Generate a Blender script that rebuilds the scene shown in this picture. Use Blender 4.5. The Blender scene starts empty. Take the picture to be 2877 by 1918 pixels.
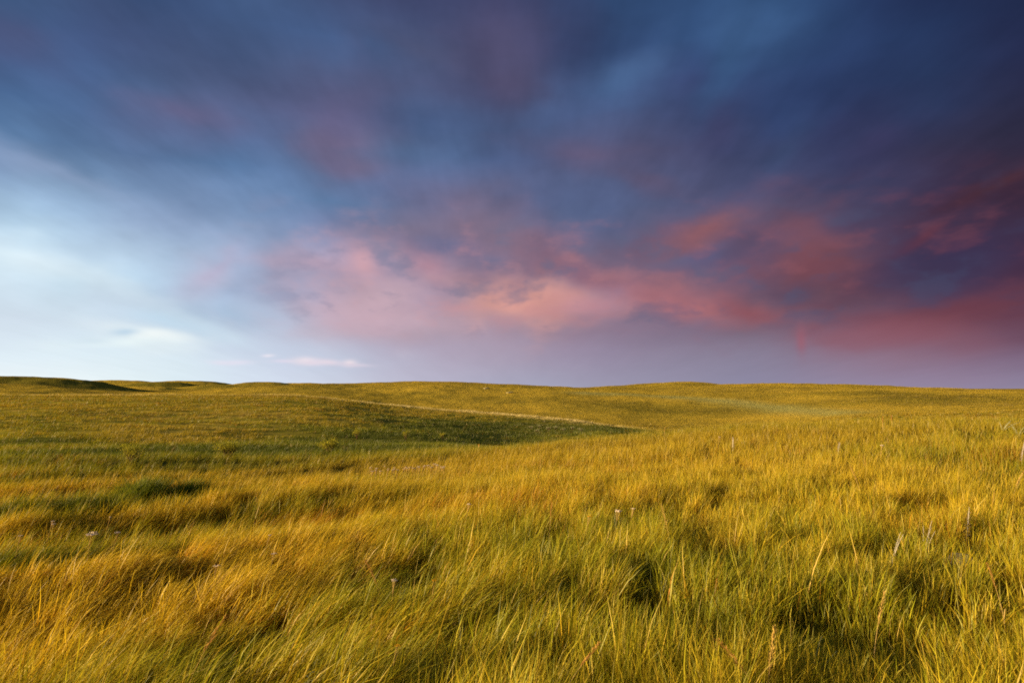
import bpy, math, random
import numpy as np
from mathutils import Vector

R = math.radians
PI = math.pi
scn = bpy.context.scene
rng = np.random.default_rng(11)
random.seed(5)

# ------------------------------------------------------------------ camera
EYE = 1.62
F_PX = 1758.0                       # focal length in photo pixels (22 mm on 36 mm)
PITCH = R(4.2)
cam_d = bpy.data.cameras.new('camera')
cam = bpy.data.objects.new('camera', cam_d)
scn.collection.objects.link(cam)
cam.location = (0, 0, EYE)
cam.rotation_euler = (PI / 2 + PITCH, 0, 0)
cam_d.sensor_width = 36.0
cam_d.lens = 36.0 * F_PX / 2877.0
cam_d.clip_start = 0.05
cam_d.clip_end = 30000
scn.camera = cam
scn.view_settings.view_transform = 'Standard'
scn.view_settings.look = 'None'
EXPO = 1.45
scn.view_settings.exposure = EXPO
scn.view_settings.gamma = 1.0
scn.render.engine = 'CYCLES'
scn.cycles.max_bounces = 5
scn.cycles.diffuse_bounces = 3
scn.cycles.transmission_bounces = 3
scn.cycles.glossy_bounces = 1
scn.cycles.use_denoising = False
scn.cycles.filter_width = 1.8
scn.cycles.caustics_reflective = False
scn.cycles.caustics_refractive = False

SUN_AZ, SUN_EL = -106.0, 8.5        # degrees, azimuth from +Y towards +X

def srgb(*c):
    o = []
    for v in c:
        v = v / 255.0
        o.append(v / 12.92 if v <= 0.04045 else ((v + 0.055) / 1.055) ** 2.4)
    return o

# ------------------------------------------------------------------ sky
SKY_X = [0, 240, 480, 720, 960, 1200, 1440, 1680, 1920, 2160, 2400, 2640, 2877]
SKY = {
 0:   [(56,92,138),(60,82,125),(54,82,130),(58,88,132),(62,74,115),(66,76,120),(62,66,106),(42,74,120),(38,72,118),(40,80,128),(32,58,104),(30,46,88),(27,38,72)],
 110: [(66,86,132),(60,88,138),(62,80,122),(60,86,132),(64,92,140),(68,82,122),(78,76,116),(44,70,116),(42,76,124),(46,84,134),(34,60,106),(32,54,98),(32,38,76)],
 220: [(60,92,138),(66,96,144),(66,92,134),(72,90,132),(72,90,132),(76,84,124),(72,76,116),(56,84,132),(52,70,118),(38,60,106),(34,54,98),(34,52,92),(40,40,72)],
 330: [(70,112,158),(74,108,156),(88,102,146),(82,98,142),(92,92,132),(68,92,136),(68,84,124),(72,90,134),(58,70,112),(46,64,108),(44,52,92),(38,48,84),(42,40,66)],
 440: [(118,146,184),(86,120,162),(82,112,156),(76,112,160),(102,104,140),(78,104,148),(72,90,134),(84,86,124),(72,74,110),(58,68,108),(50,54,92),(54,48,76),(50,40,62)],
 550: [(148,180,212),(132,164,200),(118,146,186),(100,132,176),(84,116,160),(96,106,148),(88,96,134),(76,92,132),(78,84,122),(66,72,110),(60,62,96),(62,50,80),(62,40,58)],
 640: [(178,210,234),(160,190,220),(140,164,200),(118,146,186),(112,124,164),(120,112,140),(104,102,136),(86,98,138),(94,88,120),(92,82,112),(80,66,96),(70,54,82),(58,42,68)],
 730: [(208,230,242),(184,210,232),(168,194,222),(150,168,202),(156,148,178),(134,122,150),(130,114,142),(114,104,132),(104,96,128),(96,78,106),(90,68,92),(66,54,86),(66,42,66)],
 820: [(206,224,238),(196,222,238),(182,208,232),(156,172,204),(172,156,182),(154,138,166),(164,136,150),(146,120,146),(128,96,116),(108,82,104),(96,72,94),(74,60,90),(88,50,70)],
 900: [(208,222,236),(208,226,240),(190,212,232),(176,196,220),(188,168,188),(172,148,166),(158,134,152),(138,116,138),(126,106,130),(112,90,110),(110,84,108),(112,70,90),(96,56,76)],
 980: [(220,236,246),(218,236,246),(212,230,242),(200,212,232),(186,188,210),(176,164,186),(166,150,172),(148,134,160),(138,126,150),(132,120,144),(140,110,132),(132,98,120),(120,94,120)],
 1085:[(240,248,250),(236,246,248),(222,238,244),(212,224,240),(202,208,226),(184,182,204),(166,166,190),(156,152,176),(146,142,168),(140,136,164),(146,134,162),(146,130,158),(142,130,158)],
}

def dir_to_px(az, el):
    X = math.cos(el) * math.sin(az); Y = math.cos(el) * math.cos(az); Z = math.sin(el)
    zc = Y * math.cos(PITCH) + Z * math.sin(PITCH)
    yc = -Y * math.sin(PITCH) + Z * math.cos(PITCH)
    return 1438.5 + F_PX * X / zc, 959 - F_PX * yc / zc

def px_to_dir(x, y):
    xr = (x - 1438.5) / F_PX; yu = (959 - y) / F_PX
    v = Vector((xr, math.cos(PITCH) - yu * math.sin(PITCH), math.sin(PITCH) + yu * math.cos(PITCH)))
    return v.normalized()

def px_azel(x, y):
    v = px_to_dir(x, y)
    return math.atan2(v.x, v.y), math.asin(v.z)

def pchip(xs, ys, q):
    xs = np.asarray(xs, float); ys = np.asarray(ys, float); q = np.asarray(q, float)
    h = np.diff(xs); d = np.diff(ys) / h
    m = np.zeros_like(ys)
    m[0] = d[0]; m[-1] = d[-1]
    for i in range(1, len(xs) - 1):
        if d[i-1] * d[i] > 0:
            w1 = 2*h[i] + h[i-1]; w2 = h[i] + 2*h[i-1]
            m[i] = (w1 + w2) / (w1 / d[i-1] + w2 / d[i])
    qc = np.clip(q, xs[0], xs[-1])
    i = np.clip(np.searchsorted(xs, qc) - 1, 0, len(xs) - 2)
    t = (qc - xs[i]) / h[i]
    return ((2*t**3 - 3*t**2 + 1) * ys[i] + (t**3 - 2*t**2 + t) * h[i] * m[i]
            + (-2*t**3 + 3*t**2) * ys[i+1] + (t**3 - t**2) * h[i] * m[i+1])

sky_rows = sorted(SKY)
sky_lin = np.array([[srgb(*c) for c in SKY[r]] for r in sky_rows])

def sky_colour(px, py):
    px = min(max(px, 0), 2877); py = min(max(py, 0), 1085)
    out = []
    for ch in range(3):
        col = [float(pchip(SKY_X, sky_lin[i, :, ch], [px])[0]) for i in range(len(sky_rows))]
        out.append(float(pchip(sky_rows, col, [py])[0]))
    return out

world = bpy.data.worlds.new('World')
scn.world = world
world.use_nodes = True
nt = world.node_tree
nt.nodes.clear()
N = nt.nodes; L = nt.links

def nn(t, **kw):
    n = N.new(t)
    for k, v in kw.items():
        setattr(n, k, v)
    return n

def put(sock, v):
    if isinstance(v, (int, float)):
        sock.default_value = v
    elif isinstance(v, (tuple, list)):
        sock.default_value = tuple(v)
    else:
        L.new(v, sock)

def mth(op, a, b=0.0, c=None, clamp=False):
    n = nn('ShaderNodeMath', operation=op, use_clamp=clamp)
    put(n.inputs[0], a); put(n.inputs[1], b)
    if c is not None: put(n.inputs[2], c)
    return n.outputs[0]

def mix(f, a, b, mode='MIX'):
    n = nn('ShaderNodeMix', data_type='RGBA', blend_type=mode)
    n.clamp_factor = True
    put(n.inputs[0], f); put(n.inputs[6], a if not isinstance(a, (tuple, list)) else (*a[:3], 1))
    put(n.inputs[7], b if not isinstance(b, (tuple, list)) else (*b[:3], 1))
    return n.outputs[2]

def smooth(v, a, b, lo=0.0, hi=1.0, kind='SMOOTHSTEP'):
    n = nn('ShaderNodeMapRange', interpolation_type=kind)
    put(n.inputs[0], v); n.inputs[1].default_value = a; n.inputs[2].default_value = b
    n.inputs[3].default_value = lo; n.inputs[4].default_value = hi
    return n.outputs[0]

def comb(x, y, z):
    n = nn('ShaderNodeCombineXYZ'); put(n.inputs[0], x); put(n.inputs[1], y); put(n.inputs[2], z)
    return n.outputs[0]

def noise(vec, scale, detail=3, rough=0.5, lac=2.0, dist=0.0):
    n = nn('ShaderNodeTexNoise'); L.new(vec, n.inputs['Vector'])
    n.inputs['Scale'].default_value = scale; n.inputs['Detail'].default_value = detail
    n.inputs['Roughness'].default_value = rough; n.inputs['Distortion'].default_value = dist
    return n

tc = nn('ShaderNodeTexCoord')
sep = nn('ShaderNodeSeparateXYZ'); L.new(tc.outputs['Generated'], sep.inputs[0])
dx, dy, dz = sep.outputs
az0 = mth('ARCTAN2', dx, dy)
el0 = mth('ARCSINE', dz)
# the cloud deck as a level layer: positions on it shrink towards the horizon; wind streaks run away from the viewer
den = mth('ADD', mth('MAXIMUM', dz, 0.0), 0.13)
qx = mth('DIVIDE', dx, den); qy = mth('DIVIDE', dy, den)
q = comb(qx, mth('MULTIPLY', qy, 0.38), 0.0)
q2 = comb(qx, mth('MULTIPLY', qy, 0.8), 3.7)
w1 = noise(q, 1.3, 2.0, 0.45)
qd = comb(dx, mth('MULTIPLY', dy, 0.6), mth('MULTIPLY', dz, 1.9))
w2 = noise(qd, 9.0, 3.5, 0.52)
rag = noise(comb(dx, mth('MULTIPLY', dy, 0.6), mth('MULTIPLY', dz, 1.7)), 13.0, 2.5, 0.45)
ragf = smooth(rag.outputs[0], 0.32, 0.68, 0.5, 1.6, kind='LINEAR')
s1 = nn('ShaderNodeSeparateColor'); L.new(w1.outputs['Color'], s1.inputs[0])
s2 = nn('ShaderNodeSeparateColor'); L.new(w2.outputs['Color'], s2.inputs[0])
def warp(base, ch, a1, a2):
    v = mth('MULTIPLY_ADD', mth('SUBTRACT', s1.outputs[ch], 0.5), a1, base)
    return mth('MULTIPLY_ADD', mth('SUBTRACT', s2.outputs[ch], 0.5), a2, v)
low = smooth(el0, 0.0, R(14), 0.25, 1.0)             # the deck's own wobble is smaller near the horizon
az = warp(az0, 0, 0.07, 0.035)
elw = mth('SUBTRACT', warp(el0, 1, 0.05, 0.035), el0)
el = mth('MULTIPLY_ADD', elw, low, el0)

EL_ROWS = [0.0, 1.2, 2.4, 3.6, 5, 6.5, 8, 9.5, 11, 12.5, 14, 16, 18, 20.5, 23, 26, 29, 33]
AZ0, AZ1 = R(-46), R(46)
azf = smooth(az, AZ0, AZ1, kind='LINEAR')
col = None
for i, e in enumerate(EL_ROWS):
    rp = nn('ShaderNodeValToRGB')
    cr = rp.color_ramp
    cr.interpolation = 'LINEAR'
    K = 26
    while len(cr.elements) < K:
        cr.elements.new(0.5)
    for k in range(K):
        cr.elements[k].position = k / (K - 1)
    for k in range(K):
        a = AZ0 + (AZ1 - AZ0) * k / (K - 1)
        x, y = dir_to_px(a, R(e))
        c = sky_colour(x, y)
        cr.elements[k].color = (*c, 1)
    L.new(azf, rp.inputs[0])
    if col is None:
        col = rp.outputs[0]
    else:
        col = mix(smooth(el, R(EL_ROWS[i-1]), R(e), kind='LINEAR'), col, rp.outputs[0])

# cloud patches that stand out from the deck: (photo x, y, half width, half height, tilt deg, colour, strength)
PATCH = [
 (1480,838,140,44,0,(222,150,136),1.0),(1470,850,80,34,0,(226,154,136),.8),(1440,800,70,60,20,(205,150,150),.4),
 (1640,858,130,28,2,(186,130,142),.75),(1000,748,48,40,20,(204,152,160),.85),(860,745,110,26,4,(190,158,178),.7),
 (1205,752,55,34,35,(176,128,146),.85),(1060,845,130,55,-14,(202,168,180),.8),(1090,905,170,32,0,(200,168,182),.6),
 (590,785,60,48,-20,(186,178,202),.7),(620,750,60,18,-50,(178,168,196),.5),
 (1465,705,70,55,-15,(142,108,128),.8),(1360,640,110,70,30,(132,112,134),.55),(1560,680,90,26,-8,(132,100,122),.6),
 (1650,765,95,30,10,(142,98,120),.75),(1330,715,40,55,-25,(140,110,132),.5),
 (1955,655,130,30,-16,(138,84,92),.9),(1905,700,60,20,-10,(142,86,94),.6),(1790,700,80,36,-12,(112,84,106),.6),
 (1880,840,140,30,17,(178,104,112),.85),(1980,860,70,26,12,(166,98,104),.7),(2100,870,70,24,14,(146,78,88),.8),
 (1840,790,140,30,10,(140,96,112),.7),(2060,745,70,60,10,(122,80,100),.6),
 (2270,690,110,55,20,(126,74,86),.8),(2310,745,100,42,12,(126,68,78),.75),(2200,665,100,22,-8,(118,76,94),.6),
 (2330,820,110,34,5,(108,68,80),.6),(2420,785,90,40,20,(102,62,80),.6),
 (2610,670,70,17,-30,(104,50,66),.75),(2440,895,60,18,-5,(112,72,90),.5),
 (2640,880,230,34,-6,(112,58,72),.7),(2540,925,180,30,0,(134,74,88),.7),(2750,860,120,30,-10,(104,52,68),.6),
 (2440,955,190,26,0,(146,88,104),.55),(2700,570,140,22,-14,(72,42,60),.6),(2820,500,130,16,-18,(78,42,52),.7),
 (2720,525,60,10,-20,(84,46,58),.4),
 (2590,765,120,50,-6,(62,54,86),.8),(2730,720,120,60,0,(54,44,76),.6),(1960,730,90,26,-10,(84,86,124),.7),
 (2120,700,70,26,0,(88,76,106),.7),(1390,735,60,22,0,(108,108,142),.75),(1245,690,70,20,5,(100,106,146),.7),
 (1690,640,80,26,-5,(84,98,138),.6),(1560,560,180,34,0,(76,92,134),.5),(2250,820,70,20,0,(88,72,98),.6),
 (2090,95,90,80,-50,(54,94,146),.55),(2040,180,110,40,-60,(48,88,136),.6),(1755,215,90,44,-25,(68,104,154),.8),
 (1545,290,60,46,-50,(74,102,152),.7),(1700,290,120,26,-15,(70,96,146),.4),(1385,100,70,90,-25,(84,80,118),.6),
 (1460,190,70,70,30,(80,78,114),.5),(1440,235,80,50,20,(82,76,110),.7),(1610,110,60,110,0,(50,64,106),.6),
 (985,440,80,46,15,(120,104,134),.95),(960,360,60,80,0,(100,94,134),.5),(530,320,110,30,8,(100,98,138),.8),(860,250,120,50,-20,(78,82,120),.3),(1020,280,60,60,-40,(82,80,116),.45),(60,90,100,40,0,(80,82,124),.4),
 (1160,130,90,34,20,(82,86,122),.5),(1220,330,130,30,-6,(64,90,136),.5),(1130,440,90,30,0,(78,108,152),.6),
 (1650,440,90,26,10,(100,86,116),.6),(1830,520,60,18,20,(100,82,108),.5),(2230,330,60,50,-50,(46,70,116),.5),
 (2200,440,70,34,-50,(54,72,112),.6),(2570,320,70,34,-25,(38,56,96),.5),(2030,370,60,50,-40,(60,60,100),.6),
 (2450,420,90,30,-25,(54,52,92),.5),(2300,230,150,60,-35,(34,56,102),.5),
 (130,470,220,26,14,(140,160,196),.5),(60,120,120,40,10,(72,86,130),.6),(330,80,90,60,20,(60,78,120),.5),
 (100,740,170,26,14,(222,238,244),.6),(300,800,220,22,18,(206,226,238),.5),(560,900,130,20,22,(206,226,240),.55),
 (430,945,100,24,8,(246,254,250),1.0),(450,935,50,16,10,(248,255,252),.9),(370,960,120,14,-4,(236,250,250),.8),(350,932,30,9,-4,(170,204,230),.7),
 (255,958,40,10,0,(206,226,238),.5),(500,968,110,12,-6,(214,232,242),.5),(640,880,120,20,4,(158,186,214),.5),
 (470,895,130,16,12,(190,220,240),.6),(330,855,130,26,0,(202,216,232),.5),
 (750,980,230,30,4,(196,210,230),.4),
 (625,1019,28,5,3,(226,226,240),.8),(668,1018,34,5,-2,(224,222,238),.8),(755,999,13,3.5,-3,(232,228,240),.85),(800,1014,26,4,0,(222,216,234),.8),
 (858,1013,26,8,0,(238,226,234),.9),(880,1019,30,6,0,(228,216,230),.85),(925,1017,30,6,4,(230,216,228),.85),
 (986,1020,14,7,0,(240,224,230),.9),(1000,1025,34,4,2,(216,206,222),.85),
 (2251,958,10,24,0,(168,84,102),.5),(2251,940,13,40,0,(146,88,104),.3),
]
BASEPX = F_PX
for (px, py, sx, sy, tilt, c, st) in PATCH:
    a, e = px_azel(px, py)
    # local scale of a photo pixel in azimuth and elevation
    a2, _ = px_azel(px + 10, py); _, e2 = px_azel(px, py + 10)
    ka = (a2 - a) / 10 ; ke = (e - e2) / 10
    t = R(tilt)
    small = sx < 45 and (sy < 10 or sx < 15)
    small = small or sy < 10
    A = az0 if small else az
    E = el0 if small else el
    u = mth('MULTIPLY', mth('SUBTRACT', A, a), 1 / ka)
    v = mth('MULTIPLY', mth('SUBTRACT', E, e), -1 / ke)
    if sy < 10:                       # little cumulus: ragged by fine noise
        u = mth('MULTIPLY_ADD', mth('SUBTRACT', s2.outputs[2], 0.5), 22.0, u)
    uu = mth('MULTIPLY_ADD', v, math.sin(t) / sx, mth('MULTIPLY', u, math.cos(t) / sx))
    vv = mth('MULTIPLY_ADD', v, math.cos(t) / sy, mth('MULTIPLY', u, -math.sin(t) / sy))
    d2 = mth('MULTIPLY_ADD', uu, uu, mth('MULTIPLY', vv, vv))
    d2 = mth('MULTIPLY', d2, ragf) if not small else d2
    w = mth('MULTIPLY', mth('EXPONENT', mth('MULTIPLY', d2, -0.6)), st)
    col = mix(w, col, srgb(*c))

# finer streaks and billows
f1 = noise(qd, 12.0, 3.0, 0.5)
f2 = noise(comb(qx, mth('MULTIPLY', qy, 0.22), 0.0), 5.5, 4.0, 0.55)
bill = mth('MULTIPLY', mth('SUBTRACT', f1.outputs[0], 0.5), smooth(el0, R(2.5), R(9), 0.0, 1.0))
streak = mth('MULTIPLY', mth('SUBTRACT', f2.outputs[0], 0.5), smooth(el0, R(8), R(20), 0.15, 1.0))
gain = mth('ADD', mth('MULTIPLY_ADD', bill, 0.40, 1.0), mth('MULTIPLY', streak, 0.58))
gain = mth('MULTIPLY', gain, smooth(el0, R(17), R(29), 1.0, 0.90))
vm = nn('ShaderNodeVectorMath', operation='SCALE'); L.new(col, vm.inputs[0]); L.new(gain, vm.inputs[3])
col = vm.outputs[0]
pinkramp = nn('ShaderNodeValToRGB')
for k, (p, c) in enumerate([(0.0,(222,200,214)),(0.45,(206,160,168)),(0.7,(170,104,112)),(1.0,(112,52,66))]):
    if k > 1: pinkramp.color_ramp.elements.new(p)
pts = [(0.0,(222,200,214)),(0.45,(206,142,146)),(0.7,(162,92,100)),(1.0,(108,46,62))]
for k, (p, c) in enumerate(pts):
    pinkramp.color_ramp.elements[k].position = p
for k, (p, c) in enumerate(pts):
    pinkramp.color_ramp.elements[k].color = (*srgb(*c), 1)
L.new(azf, pinkramp.inputs[0])
band = mth('MULTIPLY', smooth(el0, R(3.5), R(7)), smooth(el0, R(12), R(18), 1.0, 0.0))
band = mth('MULTIPLY', band, smooth(az0, R(-26), R(-14)))
f3 = noise(qd, 13.0, 4.0, 0.52)
pm = mth('MULTIPLY', smooth(f3.outputs[0], 0.5, 0.72), mth('MULTIPLY', band, 0.36))
col = mix(pm, col, pinkramp.outputs[0])
dkm = mth('MULTIPLY', smooth(f3.outputs[0], 0.48, 0.3), mth('MULTIPLY', band, 0.45))
col = mix(dkm, col, mix(azf, srgb(120, 140, 176), srgb(50, 52, 88)))
hs = nn('ShaderNodeHueSaturation'); L.new(col, hs.inputs['Color']); hs.inputs['Saturation'].default_value = 0.92
col = hs.outputs[0]

# outside the photographed part of the sky: clear evening sky with a thinner deck over it
sky = nn('ShaderNodeTexSky', sky_type='NISHITA')
sky.sun_disc = False
sky.sun_elevation = R(SUN_EL)
sky.sun_rotation = R(SUN_AZ)
sky.air_density = 1.0; sky.dust_density = 1.5
vs = nn('ShaderNodeVectorMath', operation='SCALE'); L.new(sky.outputs[0], vs.inputs[0]); vs.inputs[3].default_value = 0.15
sur = mix(smooth(w1.outputs[0], 0.35, 0.6, 0.15, 0.6), vs.outputs[0], srgb(72, 92, 140))
out_f = mth('MAXIMUM', smooth(mth('ABSOLUTE', az0), R(45), R(80)), smooth(el0, R(35), R(60)))
col = mix(out_f, col, sur)
bg = nn('ShaderNodeBackground'); L.new(col, bg.inputs[0]); bg.inputs[1].default_value = 0.5 ** EXPO
wo = nn('ShaderNodeOutputWorld'); L.new(bg.outputs[0], wo.inputs[0])
world.cycles.sampling_method = 'MANUAL'
world.cycles.sample_map_resolution = 512

# ------------------------------------------------------------------ sun
sun_d = bpy.data.lights.new('sun', 'SUN')
sun_d.energy = 5.0
sun_d.angle = R(0.9)
sun_d.color = (1.0, 0.74, 0.40)
sun = bpy.data.objects.new('sun', sun_d)
scn.collection.objects.link(sun)
sdir = Vector((math.cos(R(SUN_EL)) * math.sin(R(SUN_AZ)), math.cos(R(SUN_EL)) * math.cos(R(SUN_AZ)), math.sin(R(SUN_EL))))
sun.rotation_euler = (-sdir).to_track_quat('-Z', 'Y').to_euler()
sun.location = (-40, -10, 30)

# ------------------------------------------------------------------ numeric noise
_perm = rng.permutation(4096)
_val = rng.random(4096)
def vnoise(x, y, seed=0):
    x = np.asarray(x, float); y = np.asarray(y, float)
    xi = np.floor(x).astype(np.int64); yi = np.floor(y).astype(np.int64)
    fx = x - xi; fy = y - yi
    fx = fx*fx*fx*(fx*(fx*6-15)+10); fy = fy*fy*fy*(fy*(fy*6-15)+10)
    def h(a, b):
        return _val[_perm[(_perm[(a + seed * 131) & 4095] + b) & 4095]]
    a = h(xi, yi); b = h(xi+1, yi); c = h(xi, yi+1); d = h(xi+1, yi+1)
    return (a*(1-fx) + b*fx)*(1-fy) + (c*(1-fx) + d*fx)*fy - 0.5
def fbm(x, y, scale, octv=3, seed=0, gain=0.5):
    x = np.asarray(x, float) / scale; y = np.asarray(y, float) / scale
    t = 0; a = 1.0; s = 0
    for o in range(octv):
        t = t + a * vnoise(x + 17.3*o, y - 9.1*o, seed + o); s += a
        # rotate so that the lattice does not show
        x, y = (0.8*x - 0.6*y) * 2.03, (0.6*x + 0.8*y) * 2.03
        a *= gain
    return t / s * 2          # about -1 .. 1

def sstep(v, a, b):
    t = np.clip((v - a) / (b - a), 0, 1)
    return t*t*(3 - 2*t)

# ------------------------------------------------------------------ terrain
# profiles seen along photo columns: (distance m, height m) or (distance, ('y', photo row of that ground point))
def Yp(v): return ('y', v)
PROF = {
 -700: [(3,-.15),(8,-.6),(19,-1.5),(32,-2.4),(50,-2.9),(150,-.3),(200,-4),(260,-2.5),(480,4.5),(700,-1),(1500,-3),(9000,-12)],
 0:    [(3,-.1),(8,-.42),(19,Yp(1368)),(32,Yp(1292)),(50,Yp(1240)),(150,Yp(1110)),(205,-4.2),(280,-2.6),(480,Yp(1080)),(700,-2),(1500,Yp(1086)),(9000,-12)],
 400:  [(3,-.08),(8,-.38),(20,Yp(1345)),(33,Yp(1284)),(52,Yp(1234)),(150,Yp(1110)),(205,-4.0),(280,-2.6),(480,-1.5),(700,-2),(1500,Yp(1085)),(9000,-12)],
 800:  [(3,-.06),(8,-.32),(22,Yp(1328)),(35,Yp(1272)),(55,Yp(1226)),(150,Yp(1111)),(190,-3.0),(240,-1.7),(350,Yp(1086)),(700,-3),(1500,-2.5),(9000,-12)],
 1200: [(3,-.05),(8,-.27),(26,Yp(1290)),(38,Yp(1262)),(60,Yp(1229)),(140,Yp(1146)),(170,-6.2),(205,-5.3),(350,Yp(1081)),(700,-4),(1500,-4),(9000,-12)],
 1500: [(3,-.03),(8,-.2),(28,Yp(1262)),(40,-2.5),(68,Yp(1240)),(120,Yp(1172)),(150,-8.0),(185,-7.0),(345,Yp(1086)),(700,-4),(1500,-4),(9000,-12)],
 1700: [(3,-.02),(8,-.16),(30,Yp(1241)),(41,-2.4),(70,Yp(1228)),(112,Yp(1192)),(140,-8.4),(175,-7.6),(345,Yp(1090)),(700,-4),(1500,-4),(9000,-12)],
 1850: [(3,-.01),(8,-.13),(31,Yp(1226)),(42,-2.4),(70,-4.0),(106,Yp(1209)),(135,-8.6),(170,-8.0),(370,Yp(1088)),(700,-4),(1500,-4),(9000,-12)],
 2100: [(3,0),(8,-.1),(32,Yp(1208)),(44,-2.3),(70,-4.4),(104,-6.3),(135,-8.4),(165,-7.6),(375,Yp(1086)),(700,-4),(1500,-5),(9000,-12)],
 2400: [(3,0.01),(8,-.06),(33,Yp(1196)),(45,-2.0),(70,-3.8),(102,-5.0),(132,-5.6),(165,-4.9),(375,Yp(1086)),(700,-5),(1500,-6),(9000,-12)],
 2877: [(3,0.02),(8,-.04),(34,Yp(1188)),(46,-1.7),(70,-3.0),(100,-3.6),(130,-3.6),(160,-3.2),(380,Yp(1099)),(700,-6),(1500,-7),(9000,-12)],
 3600: [(3,0.02),(8,-.02),(34,-.3),(46,-1.2),(70,-2.4),(100,-2.8),(130,-2.6),(160,-2.2),(380,-.5),(700,-6),(1500,-8),(9000,-12)],
}
cols = sorted(PROF)
def col_az(x): return px_azel(x, 1088)[0]
col_azs = np.array([col_az(c) for c in cols])
KN = 12
KR = np.zeros((len(cols), KN)); KZ = np.zeros((len(cols), KN))
for i, c in enumerate(cols):
    for k, (r, z) in enumerate(PROF[c]):
        if isinstance(z, tuple):
            a, e = px_azel(c, z[1]); z = EYE + r * math.tan(e)
        KR[i, k] = r; KZ[i, k] = z
NAZ, NLR = 361, 500
TAZ = np.linspace(col_azs[0], col_azs[-1], NAZ)
TLR = np.linspace(math.log(1.0), math.log(9000), NLR)
kr = np.stack([pchip(col_azs, np.log(KR[:, k]), TAZ) for k in range(KN)], 1)
kz = np.stack([pchip(col_azs, KZ[:, k], TAZ) for k in range(KN)], 1)
TAB = np.zeros((NAZ, NLR))
for i in range(NAZ):
    lr = np.concatenate([[math.log(0.5)], kr[i]]); zz = np.concatenate([[0.0], kz[i]])
    TAB[i] = pchip(lr, zz, TLR)
# soften across azimuth and distance
def blur(T, n, ax):
    k = np.hanning(n + 2)[1:-1]; k /= k.sum()
    pad = [(0, 0), (0, 0)]; pad[ax] = (n // 2, n // 2)
    P = np.pad(T, pad, mode='edge')
    return np.apply_along_axis(lambda m: np.convolve(m, k, 'valid'), ax, P)
TAB = blur(TAB, 13, 0)
TAB = blur(TAB, 5, 1)

# rounded hills beyond: (photo x of crest, distance, photo row of crest, half-width across, half-width along)
HILLS = [(1560,330,1086,30,30),(1235,352,1073,42,44),(1000,345,1077,36,40),(1420,345,1082,34,36),(1900,395,1073,30,36),(2230,380,1079,50,46),(2480,380,1086,50,46),(90,560,1063,56,30),(230,535,1071,34,26),(-200,600,1054,100,60),(470,900,1072,60,45),(620,800,1081,40,30),(425,640,1087,34,24),
         (560,1250,1071,90,70),(760,1100,1074,60,50),(700,760,1086,42,30),(350,1500,1069,110,90),(870,1400,1078,100,70),(330,440,1099,34,20),
         (690,560,1096,46,22),(1000,1300,1081,70,60),(120,1700,1060,140,120),(540,470,1101,44,18),(840,640,1091,34,24)]
def base_h(x, y):
    r = np.maximum(np.hypot(x, y), 1.0); a = np.arctan2(x, y)
    # behind the viewer the table's edge profiles carry on
    a = np.clip(a, TAZ[0], TAZ[-1])
    fi = (a - TAZ[0]) / (TAZ[1] - TAZ[0]); fj = (np.log(r) - TLR[0]) / (TLR[1] - TLR[0])
    i = np.clip(np.floor(fi).astype(int), 0, NAZ - 2); j = np.clip(np.floor(fj).astype(int), 0, NLR - 2)
    u = np.clip(fi - i, 0, 1); v = np.clip(fj - j, 0, 1)
    return (TAB[i, j]*(1-u) + TAB[i+1, j]*u)*(1-v) + (TAB[i, j+1]*(1-u) + TAB[i+1, j+1]*u)*v
HB = []
for (hx, hr, hy, sa, sb) in HILLS:
    a, e = px_azel(hx, hy)
    X, Y = hr * math.sin(a), hr * math.cos(a)
    z = EYE + hr * math.tan(e)
    HB.append((X, Y, a, z - float(base_h(np.array([X]), np.array([Y]))[0]), sa, sb))
def H(x, y):
    x = np.asarray(x, float); y = np.asarray(y, float)
    r = np.hypot(x, y)
    z = base_h(x, y)
    bumps = np.zeros_like(z)
    for (X, Y, a, h, sa, sb) in HB:
        ux = x - X; uy = y - Y
        ac = ux * math.cos(a) - uy * math.sin(a); al = ux * math.sin(a) + uy * math.cos(a)
        b = h * np.exp(-0.5 * ((np.where(ac > 0, ac * 1.6, ac) / sa) ** 2 + (al / sb) ** 2) ** 1.25)
        bumps = np.maximum(bumps, b) + 0.15 * np.minimum(bumps, b)
    z = z + bumps
    near = sstep(r, 2.0, 6.0)
    # low swells and hollows, drawn out along the slope
    z = z + 0.10 * near * fbm(x*0.55 + y*0.25, y*1.0 - x*0.25, 3.6, 3, 3) * sstep(r, 60, 30)
    lefty = sstep(x / np.maximum(y, 1), 0.1, -0.5)
    z = z + 0.36 * near * lefty * fbm(x*0.35 + y*0.1, y - 0.35*x, 2.6, 2, 9) * sstep(r, 40, 18)
    z = z + 0.38 * sstep(r, 30, 60) * fbm(x*0.6 + y*0.15, y - x*0.15, 10, 4, 21) + 0.75 * sstep(r, 165, 230) * fbm(x, y, 19, 4, 25)
    z = z + 0.9 * sstep(r, 180, 320) * fbm(x, y, 70, 4, 31)
    z = z + 2.6 * sstep(r, 500, 900) * fbm(x, y, 260, 3, 41) * sstep(r, 4000, 1500)
    return z
H0 = float(H(np.array([0.]), np.array([0.]))[0])

def ground_at(px, py, rmin=2.0, lift=0.0):
    a, e = px_azel(px, py)
    rr = np.exp(np.linspace(math.log(rmin), math.log(2500), 1600))
    x = rr * math.sin(a); y = rr * math.cos(a)
    d = (EYE + H0 + rr * math.tan(e)) - H(x, y) - lift
    k = int(np.argmax(d <= 0)) if (d <= 0).any() else len(rr) - 1
    return float(x[k]), float(y[k]), float(rr[k]), a
cam.location.z = EYE + H0
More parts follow.
